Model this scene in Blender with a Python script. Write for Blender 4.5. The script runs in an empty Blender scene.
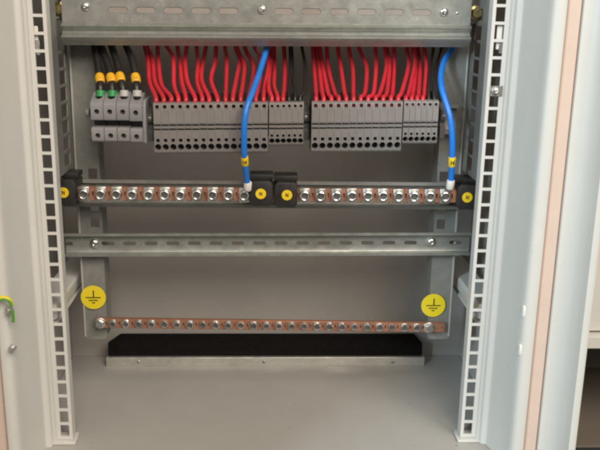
import bpy, bmesh, math, random
from mathutils import Vector, Matrix

random.seed(7)
scene = bpy.context.scene
R_ = math.radians

# ------------------------------------------------------------------ camera
F_PX, YAW, PITCH, ROLL, CAM_D = 800.0, 2.6, 15.0, 1.0, 0.85
cam_rot = (Matrix.Rotation(R_(-YAW), 3, 'Z') @ Matrix.Rotation(R_(90 - PITCH), 3, 'X')
           @ Matrix.Rotation(R_(ROLL), 3, 'Z'))
cam_pos = Vector((0, -CAM_D, 0))
cd = bpy.data.cameras.new('camera')
cd.sensor_width = 36.0
cd.lens = 36.0 * F_PX / 600.0
cd.clip_start, cd.clip_end = 0.02, 100.0
cam = bpy.data.objects.new('camera', cd)
cam.matrix_world = Matrix.Translation(cam_pos) @ cam_rot.to_4x4()
scene.collection.objects.link(cam)
scene.camera = cam

# ------------------------------------------------------------------ world, lamps, exposure
w = bpy.data.worlds.new('World')
scene.world = w
w.use_nodes = True
bg = w.node_tree.nodes['Background']
bg.inputs[0].default_value = (0.60, 0.56, 0.50, 1)
bg.inputs[1].default_value = 0.24


def lamp(name, loc, target, sx, sy, watts, col):
    ld = bpy.data.lights.new(name, 'AREA')
    ld.shape = 'RECTANGLE'
    ld.size, ld.size_y, ld.energy, ld.color = sx, sy, watts, col
    o = bpy.data.objects.new(name, ld)
    o.location = loc
    o.rotation_euler = (Vector(target) - Vector(loc)).to_track_quat('-Z', 'Y').to_euler()
    scene.collection.objects.link(o)


lamp('ceiling_light', (0.95, -2.3, 1.70), (0, 0.0, -0.2), 2.2, 1.6, 112, (1.0, 0.89, 0.77))
lamp('window_light', (-2.0, -2.6, 0.95), (0.2, 0.05, -0.35), 0.38, 0.9, 80, (0.68, 0.88, 1.0))
scene.view_settings.view_transform = 'Standard'
scene.view_settings.look = 'None'
scene.view_settings.exposure = 0.10
scene.view_settings.gamma = 1.0
scene.cycles.max_bounces = 10
scene.cycles.diffuse_bounces = 5
scene.cycles.filter_width = 2.8
scene.cycles.use_denoising = True


# ------------------------------------------------------------------ pixel -> place helpers
def ray(x, y):
    return cam_rot @ Vector(((x - 300) / F_PX, -(y - 225) / F_PX, -1))


def at(x, y, Y):
    d = ray(x, y)
    return cam_pos + d * ((Y + CAM_D) / d.y)


def at_z(x, y, Z):
    d = ray(x, y)
    return cam_pos + d * (Z / d.z)


def row(a, b, Y):
    """height along X of a level row through two photo points lying at depth Y"""
    p, q = at(*a, Y), at(*b, Y)
    return lambda X: p.z + (q.z - p.z) * (X - p.x) / (q.x - p.x)


# ------------------------------------------------------------------ materials
MATS = {}


def mat(name, col, rough=0.5, metal=0.0, var=0.12, scale=30.0, bump=0.0, bscale=400.0,
        rvar=0.1, obj_var=0.0, spangle=0.0, coat=0.0, speck=0.0, spec=0.5):
    m = bpy.data.materials.new(name)
    m.use_nodes = True
    nt = m.node_tree
    N, L = nt.nodes, nt.links
    b = N['Principled BSDF']
    tc = N.new('ShaderNodeTexCoord')
    mp = N.new('ShaderNodeMapping')
    L.new(tc.outputs['Object'], mp.inputs[0])
    info = N.new('ShaderNodeObjectInfo')
    cmb = N.new('ShaderNodeCombineXYZ')
    mul = N.new('ShaderNodeMath'); mul.operation = 'MULTIPLY'; mul.inputs[1].default_value = 7.0
    L.new(info.outputs['Random'], mul.inputs[0])
    for k in range(3):
        L.new(mul.outputs[0], cmb.inputs[k])
    L.new(cmb.outputs[0], mp.inputs['Location'])
    n1 = N.new('ShaderNodeTexNoise')
    n1.inputs['Scale'].default_value = scale
    n1.inputs['Detail'].default_value = 6
    n1.inputs['Roughness'].default_value = 0.65
    L.new(mp.outputs[0], n1.inputs['Vector'])
    mr = N.new('ShaderNodeMapRange')
    mr.inputs[1].default_value, mr.inputs[2].default_value = 0.25, 0.75
    mr.inputs[3].default_value, mr.inputs[4].default_value = 1 - var, 1 + var
    L.new(n1.outputs[0], mr.inputs[0])
    val = mr.outputs[0]

    def times(a, bsock):
        q = N.new('ShaderNodeMath'); q.operation = 'MULTIPLY'
        L.new(a, q.inputs[0]); L.new(bsock, q.inputs[1])
        return q.outputs[0]
    if spangle:
        vo = N.new('ShaderNodeTexVoronoi')
        vo.inputs['Scale'].default_value = 170
        L.new(mp.outputs[0], vo.inputs['Vector'])
        sp = N.new('ShaderNodeSeparateColor')
        L.new(vo.outputs['Color'], sp.inputs[0])
        r2 = N.new('ShaderNodeMapRange')
        r2.inputs[3].default_value, r2.inputs[4].default_value = 1 - spangle, 1 + spangle
        L.new(sp.outputs[0], r2.inputs[0])
        val = times(val, r2.outputs[0])
    if obj_var:
        r3 = N.new('ShaderNodeMapRange')
        r3.inputs[3].default_value, r3.inputs[4].default_value = 1 - obj_var, 1 + obj_var
        L.new(info.outputs['Random'], r3.inputs[0])
        val = times(val, r3.outputs[0])
    if speck:
        n3 = N.new('ShaderNodeTexNoise')
        n3.inputs['Scale'].default_value = 95
        n3.inputs['Detail'].default_value = 3
        L.new(mp.outputs[0], n3.inputs['Vector'])
        r4 = N.new('ShaderNodeMapRange')
        r4.inputs[1].default_value, r4.inputs[2].default_value = 0.70, 0.76
        r4.inputs[3].default_value, r4.inputs[4].default_value = 1.0, 1.0 - speck
        L.new(n3.outputs[0], r4.inputs[0])
        val = times(val, r4.outputs[0])
    vm = N.new('ShaderNodeVectorMath'); vm.operation = 'SCALE'
    vm.inputs[0].default_value = col
    L.new(val, vm.inputs['Scale'])
    L.new(vm.outputs[0], b.inputs['Base Color'])
    n2 = N.new('ShaderNodeTexNoise')
    n2.inputs['Scale'].default_value = scale * 2.3
    n2.inputs['Detail'].default_value = 4
    L.new(mp.outputs[0], n2.inputs['Vector'])
    rr = N.new('ShaderNodeMapRange')
    rr.inputs[1].default_value, rr.inputs[2].default_value = 0.3, 0.7
    rr.inputs[3].default_value = max(0.03, rough - rvar)
    rr.inputs[4].default_value = min(1.0, rough + rvar)
    L.new(n2.outputs[0], rr.inputs[0])
    L.new(rr.outputs[0], b.inputs['Roughness'])
    b.inputs['Metallic'].default_value = metal
    b.inputs['Specular IOR Level'].default_value = spec
    if coat:
        b.inputs['Coat Weight'].default_value = coat
    if bump:
        nb = N.new('ShaderNodeTexNoise')
        nb.inputs['Scale'].default_value = bscale
        nb.inputs['Detail'].default_value = 2
        L.new(mp.outputs[0], nb.inputs['Vector'])
        bu = N.new('ShaderNodeBump')
        bu.inputs['Strength'].default_value = bump
        bu.inputs['Distance'].default_value = 0.001
        L.new(nb.outputs[0], bu.inputs['Height'])
        L.new(bu.outputs[0], b.inputs['Normal'])
    MATS[name] = m
    return m


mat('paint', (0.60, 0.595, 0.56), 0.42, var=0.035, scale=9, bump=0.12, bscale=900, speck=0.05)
mat('shaded_paint', (0.37, 0.345, 0.32), 0.50, var=0.06, scale=7, bump=0.12, bscale=900, speck=0.12)  # same enclosure paint, with the rear wall's shade put into the colour
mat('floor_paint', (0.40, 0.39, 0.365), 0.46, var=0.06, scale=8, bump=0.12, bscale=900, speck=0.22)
mat('zinc', (0.335, 0.345, 0.32), 0.42, metal=0.62, var=0.10, scale=22, spangle=0.07, bump=0.05)
mat('zinc_bright', (0.70, 0.69, 0.64), 0.36, metal=0.8, var=0.10, scale=22, spangle=0.05)
mat('zinc_dull', (0.32, 0.32, 0.30), 0.5, metal=0.55, var=0.10, scale=22, spangle=0.06)
mat('zinc_dark', (0.27, 0.27, 0.25), 0.55, metal=0.45, var=0.12, scale=22, spangle=0.06)
mat('edge_zinc', (0.50, 0.49, 0.45), 0.5, metal=0.3, var=0.08, scale=40)
mat('steel', (0.80, 0.79, 0.76), 0.24, metal=1.0, var=0.12, scale=150, obj_var=0.10)
mat('steel_dull', (0.52, 0.51, 0.48), 0.38, metal=0.9, var=0.2, scale=150, obj_var=0.2)
mat('recess_shade', (0.13, 0.125, 0.12), 0.5, metal=0.6, var=0.2, scale=200)  # dark tone standing in for shade inside the screw recesses
mat('yellow_chromate', (0.62, 0.52, 0.24), 0.32, metal=0.9, var=0.2, scale=120)
mat('copper', (0.44, 0.215, 0.14), 0.48, metal=0.6, var=0.22, scale=60, rvar=0.12)
mat('black_plastic', (0.022, 0.020, 0.019), 0.45, var=0.25, scale=60, bump=0.1)
mat('foam', (0.010, 0.0095, 0.009), 0.95, var=0.4, scale=300, bump=0.6, bscale=1200, spec=0.08)
mat('terminal_grey', (0.185, 0.172, 0.167), 0.5, var=0.07, scale=80, obj_var=0.025, bump=0.06)
mat('marker_grey', (0.205, 0.187, 0.180), 0.55, var=0.07, scale=80, obj_var=0.04)
mat('fuse_grey', (0.225, 0.22, 0.225), 0.45, var=0.06, scale=80, obj_var=0.05, bump=0.06)
mat('dark_grey', (0.085, 0.08, 0.075), 0.55, var=0.12, scale=60)
mat('red_wire', (0.52, 0.022, 0.036), 0.36, var=0.10, scale=90, obj_var=0.10)
mat('black_wire', (0.018, 0.016, 0.015), 0.40, var=0.2, scale=90)
mat('blue_wire', (0.015, 0.185, 0.66), 0.34, var=0.08, scale=90)
mat('white_plastic', (0.74, 0.71, 0.66), 0.45, var=0.07, scale=120)
mat('green_plastic', (0.03, 0.27, 0.08), 0.4, var=0.1, scale=120)
mat('grey_plastic', (0.45, 0.44, 0.42), 0.45, var=0.07, scale=120)
mat('yellow_label', (0.80, 0.56, 0.018), 0.42, var=0.05, scale=60)
mat('yellow_sticker', (0.76, 0.61, 0.022), 0.40, var=0.05, scale=40)
mat('orange_marker', (0.78, 0.42, 0.02), 0.40, var=0.08, scale=120)
mat('ink', (0.025, 0.02, 0.012), 0.5, var=0.1)
mat('gasket', (0.58, 0.455, 0.38), 0.8, var=0.05, scale=25, bump=0.15)
mat('earth_yellow', (0.72, 0.56, 0.02), 0.4, var=0.06)
mat('earth_green', (0.10, 0.33, 0.03), 0.4, var=0.06)
mat('pale_backing', (0.30, 0.265, 0.245), 0.6, var=0.12, scale=20)
mat('cavity_shade', (0.16, 0.135, 0.11), 0.6, var=0.1, scale=10)  # darkness of the neighbour's interior is put into this colour
mat('room_wall', (0.10, 0.09, 0.08), 0.8, var=0.1, scale=5)


# ------------------------------------------------------------------ mesh helpers
COL = scene.collection


def origin_of(o):
    v = Vector((0, 0, 0))
    while o is not None:
        v += o.location
        o = o.parent
    return v


class MB:
    def __init__(s):
        s.v, s.f = [], []

    def add(s, vs, fs):
        n = len(s.v)
        s.v += [Vector(p) for p in vs]
        s.f += [[i + n for i in f] for f in fs]
        return s

    def box(s, x0, x1, y0, y1, z0, z1):
        return s.add([(x, y, z) for x in (x0, x1) for y in (y0, y1) for z in (z0, z1)],
                     [(0, 1, 3, 2), (4, 6, 7, 5), (0, 4, 5, 1), (2, 3, 7, 6), (0, 2, 6, 4), (1, 5, 7, 3)])

    def prism(s, prof, m0, m1, caps=True):
        """closed outline; m0/m1 map an outline point to the two end sections"""
        n = len(prof)
        vs = [m0(p) for p in prof] + [m1(p) for p in prof]
        fs = [(i, (i + 1) % n, n + (i + 1) % n, n + i) for i in range(n)]
        if caps:
            fs += [list(range(n - 1, -1, -1)), list(range(n, 2 * n))]
        return s.add(vs, fs)

    def prism_x(s, prof, x0, x1, z0=0.0, z1=0.0, y=0.0):
        return s.prism(prof, lambda p: (x0, p[0] + y, p[1] + z0), lambda p: (x1, p[0] + y, p[1] + z1))

    def prism_z(s, prof, z0, z1):
        return s.prism(prof, lambda p: (p[0], p[1], z0), lambda p: (p[0], p[1], z1))

    def prism_y(s, prof, y0, y1, cx=0.0, cz=0.0):
        return s.prism(prof, lambda p: (p[0] + cx, y0, p[1] + cz), lambda p: (p[0] + cx, y1, p[1] + cz))

    def lathe(s, c, prof, seg=16, axis=Vector((0, -1, 0)), squash=1.0):
        """prof = (radius, distance along axis)"""
        axis = Vector(axis).normalized()
        u = axis.orthogonal().normalized()
        if abs(axis.y) > 0.9:
            u = Vector((1, 0, 0))
        v = axis.cross(u)
        c = Vector(c)
        vs, fs = [], []
        for r, h in prof:
            for k in range(seg):
                a = 2 * math.pi * (k + .5) / seg
                vs.append(c + axis * h + (u * math.cos(a) + v * math.sin(a) * squash) * r)
        for i in range(len(prof) - 1):
            for k in range(seg):
                k2 = (k + 1) % seg
                fs.append((i * seg + k, i * seg + k2, (i + 1) * seg + k2, (i + 1) * seg + k))
        fs.append(list(range(seg - 1, -1, -1)))
        fs.append([(len(prof) - 1) * seg + k for k in range(seg)])
        return s.add(vs, fs)

    def tube(s, pts, r, seg=10, sub=6):
        pts = [Vector(p) for p in pts]
        path = []
        n = len(pts)
        for i in range(n - 1):
            p0 = pts[max(i - 1, 0)]; p1 = pts[i]; p2 = pts[i + 1]; p3 = pts[min(i + 2, n - 1)]
            for k in range(sub):
                t = k / sub
                path.append(0.5 * ((2 * p1) + (p2 - p0) * t + (2 * p0 - 5 * p1 + 4 * p2 - p3) * t * t
                                   + (3 * p1 - p0 - 3 * p2 + p3) * t ** 3))
        path.append(pts[-1])
        vs, fs = [], []
        u = None
        for i, p in enumerate(path):
            d = (path[min(i + 1, len(path) - 1)] - path[max(i - 1, 0)]).normalized()
            if u is None:
                u = d.orthogonal().normalized()
            u = (u - d * u.dot(d)).normalized()
            v = d.cross(u)
            for k in range(seg):
                a = 2 * math.pi * k / seg
                vs.append(p + (u * math.cos(a) + v * math.sin(a)) * r)
        for i in range(len(path) - 1):
            for k in range(seg):
                k2 = (k + 1) % seg
                fs.append((i * seg + k, i * seg + k2, (i + 1) * seg + k2, (i + 1) * seg + k))
        fs.append(list(range(seg - 1, -1, -1)))
        fs.append([(len(path) - 1) * seg + k for k in range(seg)])
        return s.add(vs, fs)

    def grid(s, us, vs_, holes, t, fn):
        """plate of cells with open cells; fn(u, v, w) -> point, w = 0 front, t back"""
        idx = {}
        V, Fc = [], []

        def vid(i, j, k):
            key = (i, j, k)
            if key not in idx:
                idx[key] = len(V)
                V.append(fn(us[i], vs_[j], t * k))
            return idx[key]
        nu, nv = len(us) - 1, len(vs_) - 1
        solid = lambda i, j: 0 <= i < nu and 0 <= j < nv and (i, j) not in holes
        for i in range(nu):
            for j in range(nv):
                if not solid(i, j):
                    continue
                Fc.append((vid(i, j, 0), vid(i + 1, j, 0), vid(i + 1, j + 1, 0), vid(i, j + 1, 0)))
                Fc.append((vid(i, j + 1, 1), vid(i + 1, j + 1, 1), vid(i + 1, j, 1), vid(i, j, 1)))
                for (di, dj, a, b) in ((-1, 0, (i, j), (i, j + 1)), (1, 0, (i + 1, j + 1), (i + 1, j)),
                                       (0, -1, (i + 1, j), (i, j)), (0, 1, (i, j + 1), (i + 1, j + 1))):
                    if not solid(i + di, j + dj):
                        Fc.append((vid(*a, 0), vid(*b, 0), vid(*b, 1), vid(*a, 1)))
        return s.add(V, Fc)

    def mesh(s, name, material, off=Vector((0, 0, 0)), bevel=0.0, seg=1, smooth=40, cut=None):
        me = bpy.data.meshes.new(name)
        me.from_pydata([tuple(p - off) for p in s.v], [], s.f)
        bm = bmesh.new()
        bm.from_mesh(me)
        bmesh.ops.recalc_face_normals(bm, faces=bm.faces)
        if bevel:
            es = [e for e in bm.edges if len(e.link_faces) == 2 and e.calc_face_angle(0) > R_(32)]
            bmesh.ops.bevel(bm, geom=es, offset=bevel, segments=seg, affect='EDGES', profile=0.6,
                            clamp_overlap=True)
        bm.to_mesh(me)
        bm.free()
        if cut is not None:
            me = boolean_cut(me, cut.mesh('cutter', material, off, smooth=0))
        me.name = name
        me.materials.clear()
        me.materials.append(MATS[material])
        if smooth:
            me.polygons.foreach_set('use_smooth', [True] * len(me.polygons))
            me.set_sharp_from_angle(angle=R_(smooth))
        me.update()
        return me

    def build(s, name, material, parent=None, **kw):
        if parent is None:
            xs = [p.x for p in s.v]; ys = [p.y for p in s.v]; zs = [p.z for p in s.v]
            off = Vector(((min(xs) + max(xs)) / 2, (min(ys) + max(ys)) / 2, min(zs)))
        else:
            off = origin_of(parent)
        o = bpy.data.objects.new(name, s.mesh(name, material, off, **kw))
        COL.objects.link(o)
        if parent is None:
            o.location = off
        else:
            o.parent = parent
        return o


def boolean_cut(me, cme):
    a = bpy.data.objects.new('a', me)
    b = bpy.data.objects.new('b', cme)
    COL.objects.link(a); COL.objects.link(b)
    m = a.modifiers.new('x', 'BOOLEAN')
    m.operation, m.solver, m.object = 'DIFFERENCE', 'EXACT', b
    bpy.context.view_layer.update()
    dg = bpy.context.evaluated_depsgraph_get()
    out = bpy.data.meshes.new_from_object(a.evaluated_get(dg))
    bpy.data.objects.remove(a); bpy.data.objects.remove(b)
    bpy.data.meshes.remove(me); bpy.data.meshes.remove(cme)
    return out


def thing(name, label, cat, loc=(0, 0, 0), group=None):
    o = bpy.data.objects.new(name, None)
    o.empty_display_size = 0.01
    o.location = loc
    COL.objects.link(o)
    return tag(o, label, cat, group)


def tag(o, label, cat, group=None):
    o['label'], o['category'] = label, cat
    if group:
        o['group'] = group
    return o


def copy_tree(o, parent=None):
    c = o.copy()
    COL.objects.link(c)
    c.parent = parent
    for ch in list(o.children):
        copy_tree(ch, c)
    return c


def obround(hw, hh, n=5):
    """outline of a slot, half width hw, half height hh"""
    pts = []
    for sgn, a0 in ((1, -90), (-1, 90)):
        for k in range(n + 1):
            a = R_(a0 + 180 * k / n)
            pts.append((sgn * (hw - hh) + hh * math.cos(a), hh * math.sin(a)))
    return pts


def letter_n(c, h, y, wd=0.8, th=0.0002):
    """the letter N as three strokes standing on a face towards the viewer"""
    m = MB()
    hw, hh, st = h * wd / 2, h / 2, h * 0.2
    x, z = c.x, c.z
    m.box(x - hw, x - hw + st, y - th, y, z - hh, z + hh)
    m.box(x + hw - st, x + hw, y - th, y, z - hh, z + hh)
    m.prism_y([(-hw, hh), (-hw + st * 1.15, hh), (hw, -hh), (hw - st * 1.15, -hh)], y - th * 1.3, y - th * .1, x, z)
    return m


ZF = -0.494          # enclosure floor
ZT = 0.62            # enclosure top
CX = 0.0058          # middle of the enclosure
YB = 0.245           # rear wall
Y_UP = 0.10          # front of the zinc uprights
XI = 0.2290          # half width between the punched strips


def mx(X, side):
    """mirror an offset from the middle to the given side"""
    return CX + side * X


# ================================================================== ENCLOSURE
encl = thing('electrical_enclosure', 'pale grey open steel enclosure holding the rails, terminals and busbars',
             'enclosure', (CX, 0.1, ZF))
XW = 0.285
MB().box(mx(XW, -1) - .002, mx(XW, 1) + .002, YB, YB + .002, ZF, ZT).build('back_panel', 'shaded_paint', encl)
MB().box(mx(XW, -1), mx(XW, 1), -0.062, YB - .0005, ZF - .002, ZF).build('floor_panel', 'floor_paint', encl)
MB().box(mx(XW, -1) - .002, mx(XW, 1) + .002, -0.06, YB + .004, ZT + .0005, ZT + .003).build('top_panel', 'paint', encl)

PITCH_H = 0.0177
for side in (-1, 1):
    X = lambda v: mx(v, side)
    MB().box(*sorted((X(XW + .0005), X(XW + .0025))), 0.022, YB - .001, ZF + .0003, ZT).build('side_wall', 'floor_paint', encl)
    # punched strip with square holes
    us = [XI, XI + .0036, XI + .0136, XI + .0185]
    vs_, holes = [ZF + .0045], set()
    z = ZF + .0085
    j = 0
    while z < 0.10:
        vs_ += [z, z + PITCH_H - .0031]
        holes.add((1, 1 + 2 * j))
        j += 1
        z += PITCH_H
    vs_.append(z + .02)
    strip = MB().grid(us, vs_, holes, .002, lambda u, v, t: (X(u), t, v)) \
        .build('punched_strip', 'paint', encl, smooth=0)
    # return flange along the inner edge
    MB().box(*sorted((X(XI - .0001), X(XI + .0012))), .0022, .014, ZF + .0045, z).build('strip_flange', 'paint', strip)
    # folded frame: beads, side face and rolled front lip
    lipw = .0128 if side > 0 else .0112
    pr = [(.2476, .0), (.2480, -.0026), (.2488, -.0034), (.2506, -.0030), (.2512, -.0070), (.2520, -.0086),
          (.2534, -.0092), (.2560, -.0094), (.2572, -.0102), (.2580, -.0130), (.2586, -.0170),
          (.2640, -.0330), (.2688, -.0530), (.2702, -.0585), (.2722, -.0618), (.2752, -.0632),
          (.2700 + lipw, -.0636), (.2716 + lipw, -.0620), (.2722 + lipw, -.0590), (.2722 + lipw, .018), (.2476, .018)]
    frame = MB().prism_z([(X(a), b) for a, b in pr], ZF + .0005 if side > 0 else ZF - .02, .3) \
        .build('frame_profile', 'paint', encl, smooth=50)
    gx0 = .2722 + lipw + .0004
    MB().prism_z([(X(gx0), .01), (X(gx0), -.0555), (X(gx0 + .0015), -.0575), (X(gx0 + .0140), -.0575),
                  (X(gx0 + .0153), -.0555), (X(gx0 + .0153), .01)], ZF - .02, .3).build('door_gasket', 'gasket', encl)
    # foot plate under the strip
    MB().box(*sorted((X(XI - .004), X(XI + .024))), -.006, .018, ZF + .0004, ZF + .004).build('foot_plate', 'paint', encl, bevel=.0006)
    # rail running front to back on the side wall
    zr = at(451 if side > 0 else 78, 281, .17).z
    ypr = [(0, .0), (-.004, .0), (-.006, .0015), (-.006, .0035), (-.001, .005), (-.001, .0075), (-.006, .009),
           (-.0075, .012), (-.0075, .023), (-.005, .026), (.02, .026), (.02, 0)]
    m = MB()
    m.prism([(a, b) for a, b in ypr], lambda p: (X(.248 - p[0] * -1), .012, zr + p[1]),
            lambda p: (X(.248 - p[0] * -1), YB - .01, zr + p[1]))
    m.build('side_rail', 'paint', encl, smooth=30)
    if side < 0:
        for k, py in enumerate((309, 347)):
            c = at((10.0, 13.4)[k], py, -.0636)
            st = MB().lathe((c.x, -.0637, c.z), [(.0036, 0), (.0036, .0016), (.0020, .0017), (.0020, .008), (.0014, .009)], 12)
            st = st.build('earth_stud', 'steel_dull', frame)
            MB().lathe((c.x, -.0656, c.z), [(.0034, 0), (.0036, .0006), (.0036, .0030), (.0030, .0036)], 6).build('nut', 'steel_dull', st)
    else:
        for px, py in ((522.2, 311), (518.4, 349.5)):
            # small pale oblongs set into the side face
            yy = -.060
            while yy < -.02 and at(px, py, yy).x > X(.2640 + (-.033 - yy) * .24):
                yy += .0005
            c = at(px, py, yy)
            c.x = X(.2640 + (-.033 - yy) * .24)
            MB().prism([(-.006, -.001), (-.006, .001), (-.004, .0016), (.004, .0016), (.006, .001), (.006, -.001), (.004, -.0016), (-.004, -.0016)],
                       lambda p: (c.x - .0014 - p[1] * .2, c.y + p[1], c.z + p[0]),
                       lambda p: (c.x + .004 - p[1] * .2, c.y + p[1], c.z + p[0])).build('pale_oblong', 'white_plastic', frame)

# left door, swung wide open beside the camera; its earth lead ends on the frame studs
hx = mx(.2722 + .0112 + .018, -1)
dvec = Vector((-.072, -.495, 0)); dn = Vector((-dvec.y, dvec.x, 0)).normalized() * .018
MB().prism_z([(hx, -.062), (hx + dvec.x, -.062 + dvec.y), (hx + dvec.x - dn.x, -.062 + dvec.y - dn.y), (hx - dn.x, -.062 - dn.y)],
             ZF - .02, ZT).build('door', 'paint', encl, bevel=.002)

# cable entry at the foot of the rear wall
lipL, lipR = at_z(106.5, 366.5, ZF), at_z(424, 366, ZF)
yl = (lipL.y + lipR.y) / 2
zl = at(265, 357.5, yl).z
entry = thing('cable_entry', 'black foam cable entry with a bare metal lip at the foot of the rear wall',
              'cable entry', ((lipL.x + lipR.x) / 2, yl, ZF))
lip = MB().prism_x([(0, .0003), (.0012, .0003), (.0012, zl - ZF - .0014), (.006, zl - ZF - .0014), (.006, zl - ZF), (.001, zl - ZF), (0, zl - ZF - .001)],
                   lipL.x, lipR.x, ZF, ZF, yl).build('metal_lip', 'zinc_bright', entry)
for px in (138.5, 264, 393):
    c = at(px, 362, yl)
    MB().lathe((c.x, yl + .0003, c.z), [(.0026, 0), (.0026, .0008), (.0018, .0016), (.0007, .0017)], 10).build('screw', 'steel_dull', lip)
yf = yl + .0065
f0, f1 = at(107.5, 342, yf), at(423.0, 343, yf)
b0, b1 = at(121, 333, YB - .004), at(414, 333, YB - .004)
m = MB()
m.add([(f0.x, yf, ZF + .0005), (f1.x, yf, ZF + .0005), (f1.x, YB - .004, ZF + .0005), (f0.x, YB - .004, ZF + .0005),
       (f0.x, yf, f0.z), (f1.x, yf, f1.z), (b1.x, YB - .004, b1.z), (b0.x, YB - .004, b0.z)],
      [(0, 3, 2, 1), (0, 1, 5, 4), (4, 5, 6, 7), (2, 3, 7, 6), (1, 2, 6, 5), (3, 0, 4, 7)])
m.build('foam_seal', 'foam', entry, bevel=.002, seg=2)

# ------------------------------------------------------------------ neighbouring enclosure, beyond the seam
nx = lambda px, Y: at(px, 225, Y).x
xs0 = mx(.2722 + .0128 + .0004 + .0153, 1) + .0014
nb = thing('neighbouring_enclosure', 'second pale grey enclosure standing beyond the pinkish door gasket',
           'enclosure', (.55, .1, ZF))
pr = [(xs0, .02), (xs0, -.0560), (xs0 + .0006, -.0572), (xs0 + .008, -.0575), (xs0 + .0125, -.0590),
      (nx(583, -.066), -.066), (nx(590, -.078), -.078), (nx(593, -.084), -.084), (nx(594.5, -.0865), -.0865), (nx(596, -.087), -.087), (nx(601, -.087), -.087), (nx(602, -.086), -.086),
      (nx(602, -.086), .02)]
MB().prism_z(pr, ZF - .02, .3).build('frame_profile', 'paint', nb, smooth=50)
xa = nx(600, -.08)
zt, zb = at(596, 337, 0.0).z, at(596, 349, 0.0).z
MB().box(xa + .002, .95, .0, .03, zb, zt).build('shelf_edge', 'paint', nb, bevel=.001)
MB().box(xa + .002, .95, .012, .016, zt + .003, ZT).build('mounting_plate', 'paint', nb)
MB().box(xa - .02, .95, YB, YB + .003, ZF - .02, ZT).build('back_panel', 'cavity_shade', nb)
MB().box(xa - .02, .95, .021, YB - .001, ZF - .023, ZF - .020).build('floor_panel', 'cavity_shade', nb)
MB().box(.951, .954, -.06, YB, ZF - .02, ZT).build('side_wall', 'cavity_shade', nb)
wall = MB().box(-3, 3, .60, .65, -1.6, 1.8).build('wall', 'room_wall')
wall['kind'] = 'structure'

# ================================================================== ZINC FRAMEWORK
zU0 = at(434, 339, Y_UP).z
UPW = .0285
for side in (-1, 1):
    X = lambda v: mx(v, side)
    xo = .2322
    t = thing('mounting_upright', 'galvanised punched upright behind the rails on the side of the %s' %
              ('twin fuse terminals' if side < 0 else 'shorter neutral busbar'), 'upright', (X(.22), Y_UP, zU0), 'galvanised uprights')
    us = [xo - UPW, xo - UPW + .003, xo - UPW + .0135, xo]
    vs_, holes = [zU0 + .004], set()
    z, j = zU0 + .012 + .095, 0
    while z < .20:
        vs_ += [z, z + .0125]
        if -.262 < z < -.19:
            holes.add((1, 1 + 2 * j))
        j += 1
        z += .020
    vs_.append(z + .01)
    up = MB().grid(us, vs_, holes, .0015, lambda u, v, k: (X(u), Y_UP + k, v)).build('front_face', 'zinc_dark', t, smooth=0)
    MB().prism_y([(X(us[0] + .004), zU0), (X(us[-1] - .004), zU0), (X(us[-1] - .0012), zU0 + .0012), (X(us[-1]), zU0 + .004), (X(us[0]), zU0 + .004), (X(us[0] + .0012), zU0 + .0012)],
                 Y_UP, Y_UP + .0015).build('rounded_foot', 'zinc_dark', t, smooth=0)
    MB().box(*sorted((X(us[0]), X(us[0] + .0015))), Y_UP + .0017, Y_UP + .03, zU0 + .005, z).build('flange', 'zinc_dark', t)
    # outer edge strip (light line) and punched side plate that comes forward above the neutral rail
    MB().box(*sorted((X(xo + .0001), X(xo - .0026))), Y_UP - .0022, Y_UP - .0002, zU0 + .004, z).build('edge_strip', 'edge_zinc', t, bevel=.0006)
    zs = at(466, 172, .08).z
    us = [.018, .052, .081, .0935]
    vs_, holes = [zs], set()
    z2, j = zs + .006, 0
    while z2 < .02:
        vs_ += [z2, z2 + .0155]
        holes.add((1, 1 + 2 * j)); j += 1
        z2 += .0185
    vs_.append(z2 + .1)
    MB().grid(us, vs_, holes, .0015, lambda u, v, k: (X(xo + .0002 + k), u, v)).build('side_plate', 'zinc_dark', t, smooth=0)

# top channel
chz = row((67, 25), (470, 27.5), .055)
xl, xr = at(62, 25, .06).x, at(470.5, 27, .06).x
px_m = 1.0 / (F_PX / (.915 / math.cos(R_(4))))
prof = [(.062, .16), (.062, .0030), (.0560, .0008), (.0545, -.0010), (.0560, -.0030), (.0600, -.0060), (.0600, -.0085),
        (.0545, -.0105), (.0530, -.0125), (.0545, -.0150), (.0590, -.0190), (.0610, -.0215), (.0660, -.0215), (.0660, .16)]
chan = thing('top_channel', 'slotted galvanised channel across the top with ribbed lower edge and marks', 'channel',
             (CX, .06, chz(CX) - .02))
cut = MB()
slots = [90.5 + 27.6 * k for k in range(13)]
slots = [s for s in slots if all(abs(s - q) > 9 for q in (262, 444, 85))]
zsl = row((117, 10), (430, 12.5), .062)
for s in slots:
    X_ = at(s, 11, .062).x
    cut.prism_y(obround(.0108, .0034), .055, .0635, X_, zsl(X_))
# slots are cut only through the front sheet: a pale strip sits just behind
body = MB().prism_x(prof, xl, xr, chz(xl), chz(xr)).build('channel_body', 'zinc', chan, smooth=35, cut=cut)
for s in slots:
    X_ = at(s, 11, .062).x
    MB().prism_y(obround(.0106, .0032), .0627, .0633, X_, zsl(X_)).build('slot_backing', 'pale_backing', chan, smooth=0)
HEAD = [(.0048, 0), (.0048, .0004), (.0044, .0016), (.0030, .0026), (.0014, .0029), (.0012, .0018)]
for px, py in ((85.5, 6.5), (262, 9.5), (444, 12)):
    c = at(px, py, .062)
    s_ = MB().lathe((c.x, .0619, c.z), HEAD, 16).build('screw', 'steel', chan)
c = at(457, 13, .062)
MB().lathe((c.x, .0619, c.z), [(.0014, 0), (.0014, .0006), (.0006, .0012)], 10).build('rivet', 'steel', chan)
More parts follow.
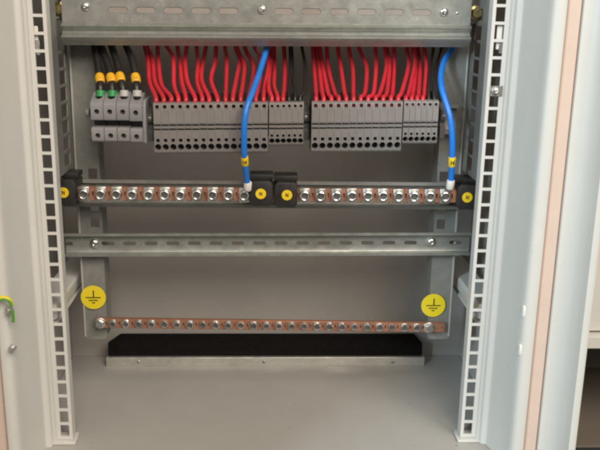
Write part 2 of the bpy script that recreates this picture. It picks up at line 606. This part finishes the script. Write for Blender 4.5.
# stamped marks too worn to read
for (pa, pb, py) in ((118, 143, 17.5), (396, 419, 20)):
    m = MB()
    n = 8
    for k in range(n):
        c = at(pa + (pb - pa) * (k + .5) / n, py, .062)
        hh = .0022
        m.box(c.x - .0010, c.x - .0006, .0617, .0621, c.z - hh, c.z + hh)
        if k % 3:
            zz = c.z + (hh - .0004) * (1 if k % 2 else -1)
            m.box(c.x - .00058, c.x + .0010, .0617, .0621, zz - .0004, zz + .0004)
        if k % 4 == 2:
            m.box(c.x + .0008, c.x + .0012, .0617, .0621, c.z - hh * .3, c.z + hh * .3)
    m.build('stamped_marks', 'zinc_bright', chan, smooth=0)

# bolts that hold the channel
for px, py, lab in ((58, 9, 'yellow passivated bolt beside the channel end over the fuse terminals'),
                    (477.5, 13, 'yellow passivated bolt beside the channel end with the rivet')):
    c = at(px, py, .07)
    t = thing('channel_bolt', lab, 'bolt', (c.x, .07, c.z), 'yellow channel bolts')
    MB().lathe((c.x, .078, c.z), [(.0085, 0), (.0085, .002), (.0080, .0024)], 16).build('washer', 'yellow_chromate', t)
    MB().lathe((c.x, .0755, c.z), [(.0062, 0), (.0066, .0008), (.0066, .005), (.0055, .0062)], 6, squash=.95).build('head', 'yellow_chromate', t)
    MB().box(c.x - .011, c.x + .011, .0785, .100, c.z - .012, c.z + .03).build('bracket', 'zinc_dull', t, bevel=.001)

# clips sitting in the punched strips
for px, py, lab in ((36.5, 38, 'pale spring clip in the strip beside the fuse terminals'), (500, 37, 'pale spring clip in the strip above the cage nut')):
    c = at(px, py, .006)
    t = thing('strip_clip', lab, 'clip', (c.x, .006, c.z))
    MB().box(c.x - .0042, c.x + .0022, .0042, .0065, c.z - .013, c.z + .012).build('plate', 'white_plastic', t, bevel=.0008)
    MB().box(c.x - .001, c.x + .0035, .0030, .0040, c.z - .017, c.z - .002).build('tongue', 'steel', t, bevel=.0004)
c = at(496, 91, 0)
t = thing('cage_nut', 'shiny cage nut with screw clipped into a hole of the punched strip', 'nut', (c.x, 0, c.z))
MB().box(c.x - .0068, c.x + .0068, -.0016, -.0002, c.z - .0055, c.z + .0055).build('cage', 'steel_dull', t, bevel=.0005)
MB().lathe((c.x - .001, -.0016, c.z), [(.0040, 0), (.0040, .001), (.0032, .0026), (.0016, .003), (.0012, .0018)], 14).build('screw', 'steel', t)


def din_rail(zfun, x0, x1, y, hh, slot_px=None, name='din_rail', slot_y=None):
    """top-hat rail, flanges forward; y = front of the flanges"""
    tk = .0012
    web = y + .0072
    a = hh * .68
    prof = [(y, hh), (y, a + tk), (web - .0005, a + tk - .0004), (web, a), (web, -a), (web - .0005, -a - tk + .0004), (y, -a - tk), (y, -hh),
            (y + tk, -hh - .0001), (y + tk, -a - tk * 2.0), (web + tk, -a - tk * 1.4), (web + tk, a + tk * 1.4), (y + tk, a + tk * 2.0), (y + tk, hh + .0001)]
    m = MB().prism_x(prof, x0, x1, zfun(x0), zfun(x1))
    cutm = None
    if slot_px:
        cutm = MB()
        for s in slot_px:
            X_ = at(s, slot_y, web).x
            cutm.prism_y(obround(.0080, .0024), web - .003, web + .005, X_, zfun(X_))
    return m, cutm, web


# empty DIN rail
zd = row((66, 245.2), (458, 244.0), .085)
xl, xr = CX - XI - .018, CX + XI + .018
slots = [66.5] + [86.5 + 21.6 * k for k in range(1, 17)] + [455.5]
slots = [s for s in slots if abs(s - 432) > 9 and abs(s - 94) > 9]
m, cutm, web = din_rail(zd, xl, xr, .0845, .0145, slots, slot_y=244)
rail = thing('din_rail', 'empty slotted zinc rail between the busbars and the earth discs', 'rail', (CX, .09, zd(CX) - .014))
rb = m.build('rail_body', 'zinc', rail, smooth=35, cut=cutm)
for px, py in ((94.5, 243.5), (431.5, 242)):
    c = at(px, py, web)
    MB().lathe((c.x, web + .0001, c.z), [(.0058, 0), (.0058, .0010), (.0050, .0026), (.0028, .0036), (.0016, .0036), (.0014, .0022)], 16).build('screw', 'steel', rail)

# rail behind the neutral busbars
zn = row((84.8, 192.8), (444.5, 195.6), .085)
m, _, web = din_rail(zn, xl, xr, .0825, .0165)
nrail = thing('busbar_rail', 'zinc rail running behind both copper neutral busbars', 'rail', (CX, .09, zn(CX) - .016))
m.build('rail_body', 'zinc_dull', nrail, smooth=35)
for (pa, pb, py) in ((356, 386, 183.3), (118, 130, 181.5)):
    mm = MB()
    for k in range(6):
        c = at(pa + (pb - pa) * (k + .5) / 6, py, .0825)
        mm.box(c.x - .0016, c.x - .0011, .0820, .0824, c.z - .0016, c.z + .0016)
        mm.box(c.x - .00105, c.x + .0006, .0820, .0824, c.z + .0016 * (1 if k % 2 else -1) - .0003, c.z + .0016 * (1 if k % 2 else -1) + .0003)
    mm.build('stamped_marks', 'zinc_bright', nrail, smooth=0)

# terminal rail
zt_ = row((158, 122.0), (434, 119.5), .085)
m, _, web = din_rail(zt_, at(88, 112, .085).x, at(458, 112, .085).x, .0850, .0175)
trail = thing('terminal_rail', 'zinc rail carrying the fuse terminals and the grey terminal banks', 'rail', (CX, .09, zt_(CX) - .017))
m.build('rail_body', 'zinc_dark', trail, smooth=35)

ORD = ['first', 'second', 'third', 'fourth', 'fifth', 'sixth', 'seventh', 'eighth', 'ninth', 'tenth', 'eleventh',
       'twelfth', 'thirteenth', 'fourteenth', 'fifteenth']

# ================================================================== TERMINALS
YT = .035            # front face of the terminals
zg = row((158, 127.4), (434, 125.2), YT)


def make_terminal(wd, sq, rnd, z_sq, z_rd, z_bot, label, group):
    t = thing('terminal_block', label, 'terminal', (0, 0, 0), group)
    h = wd / 2 - .00006
    prof = [(0, .0240), (.0010, .0258), (.0030, .0268), (.0075, .0272), (.0300, .0272), (.0495, .0250), (.0495, .010),
            (.0495, -.022), (.0340, -.024), (.0340, z_bot - .001), (.0050, z_bot - .001), (.0012, z_bot), (0, z_bot + .0018)]
    m = MB().prism_x(prof, -h, h)
    c = MB()
    q = sq / 2
    c.box(-q, q, -.001, .010, .0226 - q, .0226 + q)
    c.box(-q, q, -.001, .010, z_sq - q, z_sq + q)
    for zz in (.0023, -.0023):
        c.box(-h * .93, h * .93, -.001, .0045, zz - .0010, zz + .0010)
    c.lathe((0, -.001, z_rd), [(rnd / 2, 0), (rnd / 2, .016)], 14, axis=(0, 1, 0))
    m.build('housing', 'terminal_grey', t, cut=c, bevel=.00014, smooth=30)
    MB().prism_x([(.0085, .0270), (.0240, .0345), (.0300, .0345), (.0300, .0265), (.0085, .0265)], -h * .93, h * .93).build('shaded_entry', 'black_plastic', t, smooth=0)  # black wedge stands in for the shaded top slope and its dark entry holes
    MB().box(-h * .985, h * .985, -.0004, -.00003, .0045, .0185).build('marker_plate', 'marker_grey', t, smooth=0)
    MB().box(-rnd * .3, rnd * .3, .0125, .0140, z_rd - rnd * .36, z_rd + rnd * .36).build('spring_clamp', 'dark_grey', t, smooth=0)
    return t


def bank(proto, first, last, n, ref_y, label, dz=0.0):
    a, b = at(first, ref_y, YT).x, at(last, ref_y, YT).x
    out = []
    for i in range(n):
        o = proto if i == 0 else copy_tree(proto)
        o['label'] = label % ORD[i]
        X_ = a + (b - a) * i / (n - 1)
        o.location = (X_, YT + random.uniform(-.00015, .00015), zg(X_) + dz + random.uniform(-.00012, .00012))
        out.append(o)
    return out


wide_l = make_terminal(.00845, .0038, .0072, -.0146, -.0220, -.0290,
                       'wide grey spring terminal in the longer bank beside the fuse terminals', 'wide terminals, longer bank')
narrow_l = make_terminal(.00640, .0029, .0058, -.0103, -.0160, -.0212,
                         'narrow grey terminal between the longer wide bank and the gap', 'narrow terminals after the longer bank')
T = {}
wide_r, narrow_r = copy_tree(wide_l), copy_tree(narrow_l)
tag(wide_r, 'wide grey spring terminal in the shorter bank of twelve', 'terminal', 'wide terminals, shorter bank')
tag(narrow_r, 'narrow grey terminal at the end of the shorter bank, near the blue cable', 'terminal', 'narrow terminals after the shorter bank')
bank(wide_l, 157.9, 264.0, 15, 140, 'wide grey terminal in the longer bank, %s from the fuse terminals')
bank(narrow_l, 271.8, 300.4, 6, 140, 'narrow grey terminal before the middle gap, %s from the longer wide bank')
bank(wide_r, 315.0, 397.6, 12, 140, 'wide grey terminal in the shorter bank, %s from the middle gap')
bank(narrow_r, 405.2, 434.0, 6, 140, 'narrow grey terminal by the hanging blue cable, %s from the shorter wide bank', .0006)

# end stops between the banks
for px, lab in ((149.3, 'dark end stop between the fuse terminals and the longer bank'), (306.0, 'dark end stop in the gap between the two terminal banks'),
                (443.5, 'pale end stop after the last narrow terminal by the blue cable')):
    X_ = at(px, 122, .05).x
    zz = zg(X_)
    pale = px > 400
    t = thing('end_stop', lab, 'end stop', (X_, .05, zz))
    hw = .0036 if px < 300 and px < 200 else (.0042 if not pale else .003)
    MB().prism_x([(.052, .013), (.052, .003), (.056, .0015), (.056, -.003), (.052, -.005), (.052, -.018), (.086, -.020), (.086, .020), (.066, .020)],
                 X_ - hw, X_ + hw, zz, zz).build('body', 'dark_grey' if not pale else 'terminal_grey', t, bevel=.0004)
    MB().lathe((X_, .0525, zz + .0075), [(.0022, 0), (.0022, .0010), (.0016, .0012)], 10).build('screw', 'steel_dull', t)

# twin-level fuse terminals at the left
fz = at(116, 124.5, .03).z
FW = at(129.2, 112, .03).x - at(116.2, 112, .03).x


def make_fuse(label, group):
    t = thing('fuse_terminal', label, 'terminal', (0, 0, 0), group)
    h = FW / 2 - .0002
    prof = [(0, .0220), (.003, .0245), (.0200, .0330), (.0300, .0330), (.0300, .0260), (.0540, .0240), (.0540, -.022),
            (.0320, -.022), (.0320, -.0205), (.003, -.0200), (0, -.0180), (0, -.0042), (.0012, -.0034), (.017, -.0030), (.017, .0038), (.0012, .0042), (0, .0050)]
    m = MB().prism_x(prof, -h, h)
    c = MB()
    for zz in (.0137, -.0125):
        c.lathe((0, -.001, zz), [(.0028, 0), (.0028, .011)], 14, axis=(0, 1, 0))
    c.lathe((0, .010, .046), [(.0050, 0), (.0050, .027)], 14, axis=(0, .12, -1))
    m.build('housing', 'fuse_grey', t, cut=c, bevel=.0005, smooth=30)
    for zz in (.0137, -.0125):
        s = MB().lathe((0, .0085, zz), [(.0026, 0), (.0026, .003), (.0022, .0034)], 12).build('screw', 'dark_grey', t)
        MB().box(-.0021, .0021, .0047, .00505, zz - .0004, zz + .0004).build('screw_slot', 'ink', s, smooth=0)
    MB().box(-h * .86, h * .86, .0140, .0166, -.0022, .0030).build('bridge', 'black_plastic', t, smooth=0)
    return t


fuse = make_fuse('x', 'fuse terminals')
for k, lab in enumerate(('grey fuse terminal under the first green ferrule, with round stub', 'grey fuse terminal under the second green ferrule',
                         'grey fuse terminal under the pale ferrule next to the green ones', 'grey fuse terminal under the pale ferrule, next to the end plate')):
    o = fuse if k == 0 else copy_tree(fuse)
    tag(o, lab, 'terminal', 'fuse terminals')
    o.location = (at(96.6 + 13.0 * k, 112, .03).x, .03, fz - (.0008 if k == 3 else 0))
c = at(86.5, 112.5, .045)
st = MB()
st.lathe((at(89.6, 112.5, .045).x - c.x + c.x - fuse.location.x, c.y - .03, c.z - fuse.location.z),
         [(.0048, 0), (.0048, .0035), (.0036, .0044)], 14, axis=(-1, 0, 0))
ob = bpy.data.objects.new('round_stub', st.mesh('round_stub', 'fuse_grey'))
COL.objects.link(ob)
ob.parent = fuse
X_ = at(144.3, 122, .034).x
t = MB().prism_x([(.034, .020), (.040, .026), (.080, .026), (.080, -.022), (.036, -.0225), (.034, -.020)], X_ - .0018, X_ + .0018, fz, fz).build('end_plate', 'fuse_grey', bevel=.0004)
tag(t, 'thin grey end plate closing the row of four fuse terminals', 'end plate')

# ================================================================== WIRES
RED = [  # px along the wire: at the channel, upper, lower, terminal
    ((144.2, 43), (148, 60), (149.5, 82), (155.5, 103.5)), ((146.5, 43), (152.5, 60), (155, 82), (163, 103.5)),
    ((157.5, 45), (158.5, 62), (161.5, 85), (170.5, 103)), ((166, 44), (173, 57), (174, 85), (178, 103.5)),
    ((177.5, 46), (180, 62), (181.7, 82), (185.5, 103)), ((186.7, 46), (185, 62), (187.5, 82), (194.5, 103.5)),
    ((196.7, 46), (198, 62), (197, 82), (201.8, 103)), ((206, 46), (203, 62), (201.5, 80), (208.5, 103.5)),
    ((216, 46), (215, 62), (211, 80), (217, 104)), ((225, 46), (226.7, 60), (226, 85), (225.5, 103.5)),
    ((235.6, 47), (239.4, 60), (236.3, 79), (233, 103)), ((237, 48), (244, 63.7), (243, 82), (240.8, 103)),
    ((245, 48), (253, 63.7), (253, 78), (249, 103)), ((255, 47), (259.7, 56), (260, 76), (256, 103)),
    ((268, 46), (268, 68), (264.5, 86), (263.5, 103))]
RED_NL = [((272.6, 47), (269.5, 70), (268.5, 88), (271.5, 103)), ((274, 47), (274.5, 68), (274, 86), (277.4, 103)),
          ((284, 47), (284.8, 68), (284.2, 86), (283.2, 103))]
RED_R = [((312.7, 48), (314, 67), (316, 94), (316, 103.5)), ((316.3, 48), (319, 67), (322, 92), (323.5, 103.5)),
         ((320, 48), (322.7, 67), (328, 93), (331, 103.5)), ((326.7, 48), (328.7, 71), (335.5, 95), (338.5, 103.5)),
         ((338, 48), (341, 69), (344.5, 93), (346, 103.5)), ((348.7, 48), (352.7, 69), (353.3, 93), (353.5, 103.5)),
         ((359, 48), (366.4, 67), (365, 92), (361, 103.5)), ((375.3, 48), (376, 67), (373.5, 93), (368.5, 103.5)),
         ((385, 48), (386.2, 68), (380, 93), (376, 103.5)), ((387, 48), (389.5, 65), (387, 92), (383.5, 103.5)),
         ((394.2, 48), (393.8, 71), (392.5, 93), (391, 103.5)), ((406.7, 48), (408.7, 65), (402, 91), (398.4, 103.5))]
RED_NR = [((415.3, 48), (414.7, 65), (408.5, 93), (406, 103.5)), ((412.5, 48), (415.5, 68), (413, 93), (411.7, 103.5)),
          ((417.8, 48), (420, 65), (418.6, 93), (417.3, 103.5)), ((424, 48), (426.4, 65), (424.5, 93), (423, 103.5))]
BLK_L = [((290, 47), (290.7, 68), (289, 92), (289, 103)), ((291.5, 47), (293, 74), (295, 92), (295, 103)), ((302, 47), (305, 65), (304.5, 90), (300.5, 103))]
BLK_R = [((433.3, 48), (430.5, 65), (428.8, 88), (428.6, 103.5)), ((441, 48), (437, 62), (434, 88), (434.2, 103.5))]


def wire(spec, r, material, name, label, cat, group):
    (a, b, c, d) = spec
    j = random.uniform(-.008, .008)
    pts = [at(a[0] + random.uniform(-3, 3), -40, .115 + j), at(a[0] + (a[0] - b[0]) * .35, a[1] - 22, .110 + j), at(*a, .108 + j),
           at(*b, .093 + j * .8), at(*c, .066 + j * .3 if c[1] < 87 else .0535), at(d[0] + (d[0] - c[0]) * .05, d[1] - 6, .0430), at(*d, .0405), at(d[0], d[1] + .8, .0412)]
    o = MB().tube(pts, r, 10, 5).build(name, material, smooth=80)
    tag(o, label, cat, group)
    return o


for specs, r, kind, lab, grp in (
        (RED, .00255, 'red_wire', 'red wire into the longer wide bank, %s from the black feeder cables', 'red wires to the longer bank'),
        (RED_NL, .0025, 'red_wire', 'red wire into the narrow terminals before the middle gap, %s from the longer bank', 'red wires to the narrow terminals by the gap'),
        (RED_R, .00255, 'red_wire', 'red wire into the shorter wide bank, %s from the middle gap', 'red wires to the shorter bank'),
        (RED_NR, .0025, 'red_wire', 'red wire into the narrow terminals by the hanging blue cable, %s from the shorter bank', 'red wires to the end narrow terminals'),
        (BLK_L, .0020, 'black_wire', 'thin black wire before the middle gap, %s from the red wires', 'thin black wires by the gap'),
        (BLK_R, .0020, 'black_wire', 'thin black wire beside the hanging blue cable, %s from the red wires', 'thin black wires by the blue cable')):
    for i, spec in enumerate(specs):
        wire(spec, r, kind, kind, lab % ORD[i], 'wire', grp)


def cyl_between(p, q, r, material, name, parent, seg=14, ends=.9):
    d = q - p
    L_ = d.length
    m = MB().lathe(p, [(r * ends, 0), (r, L_ * .08), (r, L_ * .92), (r * ends, L_)], seg, axis=d)
    return m.build(name, material, parent, smooth=40)


# black feeder cables with orange markers
FEED = [(((94.3, 43), (97.7, 62), (99.9, 79), (100.6, 95)), 'green_plastic', 'thick black cable with orange marker and green ferrule, outermost of the four'),
        (((100.3, 43), (107, 62), (111.2, 79), (112.4, 95)), 'green_plastic', 'thick black cable with orange marker and green ferrule, second of the four'),
        (((111, 43), (117, 62), (120.3, 78), (124.3, 95)), 'grey_plastic', 'thick black cable with pale ferrule beside the green ferrules'),
        (((125.7, 43), (132.3, 60), (135.8, 79), (137.2, 95)), 'grey_plastic', 'thick black cable with pale ferrule, nearest the red wires')]
for i, ((a, b, c, d), fm, lab) in enumerate(FEED):
    t = thing('feeder_cable', lab, 'cable', at(*d, .044), 'black feeder cables')
    pa, pb, pc, pd = at(*a, .088), at(*b, .075), at(*c, .058), at(*d, .0465)
    up = at(a[0] + (a[0] - b[0]) * .4, a[1] - 25, .10)
    MB().tube([at(a[0] - 3, -40, .10), up, pa, pb, pc, at((c[0] * .4 + d[0] * .6), 88.5, .0495), pd + Vector((0, .002, -.006))], .0042, 12, 6).build('insulation', 'black_wire', t, smooth=80)
    ax = (pc - pb).normalized()
    mk = MB().lathe(pc - ax * .0058, [(.0044, 0), (.0049, .0012), (.0053, .0035), (.0054, .0058), (.0053, .0081), (.0049, .0104), (.0044, .0116)], 16, axis=ax).build('marker', 'orange_marker', t, smooth=60)
    f = at(c[0], c[1], .058 - .0056)
    mm = MB()
    if i == 3:
        mm = letter_n(f, .0036, f.y + .0002)
    else:
        mm.box(f.x - .0003, f.x + .0003, f.y - .0001, f.y + .0002, f.z - .0022, f.z + .0022)
    mm.build('marking', 'ink', mk, smooth=0)
    cyl_between(at(d[0], 90.5, .048), at(d[0], 97.0, .0465), .0050, fm, 'ferrule', t)

# blue neutral cables
BLUE = [([(268.5, 20, .10), (267.2, 44, .080), (261.5, 66, .060), (252.5, 92, .034), (246.6, 108, .0215), (244.2, 126, .0180), (244.0, 150, .022), (245.2, 165, .030), (246.8, 180, .040), (247.4, 186, .044)],
         160.5, (248.0, 182), (247.5, 190), 246.0, 'blue neutral cable crossing the longer terminal bank to its busbar'),
        ([(462, 20, .096), (452.5, 47, .0945), (444.5, 60, .084), (441.0, 74, .068), (441.6, 88, .052), (446.0, 103, .042), (450.3, 118, .036), (452.3, 140, .034), (452.0, 160, .036), (451.2, 176, .041), (450.6, 184, .044)],
         161.5, (451.0, 180), (449.8, 188.5), 450.5, 'blue neutral cable hanging past the end of the shorter bank')]
for pts, ym, fa, fb, _, lab in BLUE:
    base = at(fb[0], fb[1], .045)
    t = thing('neutral_cable', lab, 'cable', base, 'blue neutral cables')
    P = [at(*p) for p in pts]
    MB().tube(P, .0034, 14, 7).build('insulation', 'blue_wire', t, smooth=80)
    k = max(i for i, p in enumerate(pts) if p[1] < ym)
    u = (ym - pts[k][1]) / (pts[k + 1][1] - pts[k][1])
    cpt = P[k].lerp(P[k + 1], u)
    ax = (P[k + 1] - P[k]).normalized()
    mk = cyl_between(cpt - ax * .0058, cpt + ax * .0058, .0042, 'yellow_label', 'marker', t)
    letter_n(cpt, .0052, cpt.y - .0041).build('letter', 'ink', mk, smooth=0)
    cyl_between(at(*fa, .0420), at(*fb, .0445), .0046, 'white_plastic', 'ferrule', t)

# ================================================================== NEUTRAL BUSBARS
YN = .052            # front of the copper
zc = row((84.8, 193.5), (444.5, 196.0), YN)
for (x0, x1, s0, s1, n, lab) in ((74, 252, 84.8, 244.4, 11, 'copper neutral busbar with eleven screw clamps'),
                                 (293.5, 459, 305.0, 444.5, 10, 'copper neutral busbar with ten screw clamps')):
    xa, xb = at(x0, 194, YN).x, at(x1, 195, YN).x
    t = thing('neutral_busbar', lab, 'busbar', ((xa + xb) / 2, YN, zc((xa + xb) / 2) - .008))
    sx0, sx1 = at(s0, 194, YN).x, at(s1, 195, YN).x
    pit = (sx1 - sx0) / (n - 1)
    c = MB()
    for k in range(n + 1):
        X_ = sx0 + pit * (k - .5)
        if xa + .002 < X_ < xb - .002:
            c.box(X_ - .0010, X_ + .0010, YN - .002, YN + .0045, zc(X_) - .0026, zc(X_) + .0026)
    MB().prism_x([(YN, .0078), (YN, -.0078), (YN + .006, -.0078), (YN + .006, .0078)], xa, xb, zc(xa), zc(xb)) \
        .build('copper_bar', 'copper', t, cut=c, bevel=.0004)
    for k in range(n):
        X_ = sx0 + pit * k
        zz = zc(X_) + random.uniform(-.0003, .0003)
        rot = random.uniform(-.0004, .0004)
        cl = MB().prism_x([(YN - .0022, .0088), (YN - .0030, .0080), (YN - .0030, -.0080), (YN - .0022, -.0088), (YN + .007, -.0088), (YN + .007, -.0080), (YN - .0004, -.0080), (YN - .0004, .0080), (YN + .007, .0080), (YN + .007, .0088)],
                          X_ - .0060 + rot, X_ + .0060 + rot, zz, zz).build('clamp', 'steel_dull', t, bevel=.0003)
        sc_ = MB().lathe((X_ + rot, YN - .0029, zz), [(.0062, 0), (.0064, .0004), (.0063, .0020), (.0056, .0032), (.0046, .0036), (.0038, .0033), (.0033, .0005), (.0010, .0002)], 20) \
            .build('screw', 'steel', t, smooth=35)
        MB().lathe((X_ + rot, YN - .0033, zz), [(.0032, 0), (.0032, .0008), (.0012, .0009)], 6).build('socket_shade', 'recess_shade', sc_, smooth=0)  # dark disc paints the shade at the bottom of the recess

# holders at the ends
HOLD = [((58.0, 76.0), (63.5, 192.5), 'black busbar holder at the fuse terminal end, half behind the punched strip'),
        ((249.8, 272.6), (260.8, 193.7), 'black busbar holder under the blue cable ferrule, beside the gap'),  # both middle holders widened so their black fills the shadow between them
        ((274.6, 297.5), (287.0, 195.0), 'black busbar holder where the ten clamp busbar begins'),
        ((457.5, 479.0), (467.2, 197.3), 'black busbar holder under the hanging blue cable beside the punched strip')]
for (a, b), (lx, ly), lab in HOLD:
    yh = .045
    xa, xb = at(a, ly, yh).x, at(b, ly, yh).x
    zz = at(lx, ly, yh).z
    t = thing('busbar_holder', lab, 'busbar holder', ((xa + xb) / 2, yh, zz - .015), 'black busbar holders')
    hw = (xb - xa) / 2
    k = .0034
    out = [(-hw + k, -.0148), (hw - k, -.0148), (hw, -.0148 + k), (hw, .0142 - k), (hw - k, .0142), (-hw + k, .0142), (-hw, .0142 - k), (-hw, -.0148 + k)]
    MB().prism_y(out, yh, .0815, (xa + xb) / 2, zz).build('front_block', 'black_plastic', t, bevel=.0010, seg=2)
    MB().box((xa + xb) / 2 - hw - .0006, (xa + xb) / 2 + hw + .0006, yh + .012, .0812, zz + .0143, zz + .0200).build('rail_hook', 'black_plastic', t, bevel=.0010, seg=2)
    dsc = MB().lathe((at(lx, ly, yh).x, yh - .0001, zz), [(.0059, 0), (.0061, .0004), (.0060, .0009)], 28).build('label_disc', 'yellow_label', t)
    letter_n(at(lx, ly, yh), .0042, yh - .0010).build('letter', 'ink', dsc, smooth=0)

# ================================================================== EARTH BUSBAR
YE = .0895
ze = row((100, 323.2), (429, 327.6), YE)
xa, xb = at(94.5, 323, YE).x, at(444.5, 328, YE).x
earth = thing('earth_busbar', 'long thin copper earth busbar with twenty seven small screws above the black foam', 'busbar', ((xa + xb) / 2, YE, ze(CX) - .006))
sx0, sx1 = at(100, 323, YE).x, at(429, 328, YE).x
n = 27
pit = (sx1 - sx0) / (n - 1)
c = MB()
for k in range(n - 1):
    X_ = sx0 + pit * (k + .5)
    c.box(X_ - .0009, X_ + .0009, YE - .002, YE + .004, ze(X_) - .0021, ze(X_) + .0021)
c.lathe((at(437.5, 328.5, YE).x, YE - .001, at(437.5, 328.5, YE).z), [(.0009, 0), (.0009, .004)], 8, axis=(0, 1, 0))
c.box(at(440.5, 328, YE).x, at(443, 328, YE).x, YE - .002, YE + .003, ze(xb) - .0003, ze(xb) + .0006)
MB().prism_x([(YE, .0064), (YE, -.0064), (YE + .005, -.0064), (YE + .005, .0064)], xa, xb, ze(xa), ze(xb)).build('copper_bar', 'copper', earth, cut=c, bevel=.0003)
for k in range(n):
    X_ = sx0 + pit * k
    zz = ze(X_)
    if k in (0, n - 1):
        wsh = MB().lathe((X_, YE + .0001, zz), [(.0072, 0), (.0072, .0010), (.0066, .0014)], 20).build('washer', 'steel_dull', earth)
        MB().lathe((X_, YE - .0012, zz), [(.0050, 0), (.0054, .0006), (.0054, .0036), (.0046, .0044)], 6).build('bolt_head', 'steel', wsh, smooth=20)
    else:
        y_ = YE + .0001
        par = earth
        if k % 5 in (2, 4) or random.random() < .7:
            par = MB().box(X_ - .0042, X_ + .0042, YE - .0014, YE - .0001, zz - .0055, zz + .0055).build('clamp', 'steel_dull', earth, bevel=.0003)
            y_ = YE - .0013
        sc_ = MB().lathe((X_, y_, zz), [(.0047, 0), (.0049, .0005), (.0048, .0020), (.0040, .0029), (.0032, .0030), (.0026, .0008), (.0008, .0004)], 16).build('screw', 'steel' if random.random() < .6 else 'steel_dull', earth, smooth=35)
        MB().lathe((X_, y_ - .0007, zz), [(.0025, 0), (.0025, .0006), (.0010, .0007)], 6).build('socket_shade', 'recess_shade', sc_, smooth=0)

# earth symbol discs on the uprights
for px, py, lab in ((93.3, 297.5, 'round yellow earth symbol sticker on the upright below the fuse terminals'),
                    (433.3, 305.5, 'round yellow earth symbol sticker over the bar end with extra holes')):
    c = at(px, py, Y_UP - .003)
    t = thing('earth_sticker', lab, 'sticker', (c.x, Y_UP - .003, c.z - .0155), 'yellow earth stickers')
    MB().lathe((c.x, Y_UP - .0023, c.z), [(.0153, 0), (.0155, .0004), (.0153, .0009)], 40).build('disc', 'yellow_sticker', t)
    m = MB()
    y0, y1 = Y_UP - .0036, Y_UP - .0031
    m.box(c.x - .0007 + .0005, c.x + .0007 + .0005, y0, y1, c.z + .0008, c.z + .0094)
    for hw, zz in ((.0092, 0), (.0056, -.0036), (.0020, -.0068)):
        m.box(c.x - hw, c.x + hw, y0, y1, c.z + zz - .0006, c.z + zz + .0006)
    m.build('earth_symbol', 'ink', t, smooth=0)

# earth lead on the left frame lip
c1 = at(10.0, 309, -.067)
t = thing('earth_lead', 'yellow and green striped earth lead looping over a stud on the white frame edge', 'wire', (c1.x, -.068, c1.z))
P = [at(-26, 318, -.072), at(-14, 306, -.073), at(-4, 299.5, -.073), at(4, 297.6, -.072), at(9.5, 300, -.071), at(11.5, 305, -.070)]
MB().tube(P, .0022, 10, 6).build('insulation', 'earth_yellow', t, smooth=80)
MB().tube([p + Vector((.0003, -.0009, -.0010)) for p in (P[2], P[3], P[4], P[5])], .0017, 8, 6).build('green_stripe', 'earth_green', t, smooth=80)
MB().box(c1.x - .0030, c1.x + .0030, -.0702, -.0694, c1.z - .0055, c1.z + .0052).build('lug', 'steel_dull', t, bevel=.0004)
MB().tube([at(12.4, 310, -.070), at(13.0, 316, -.069), at(13.2, 322, -.068)], .0016, 8, 6).build('loose_end', 'earth_green', t, smooth=80)
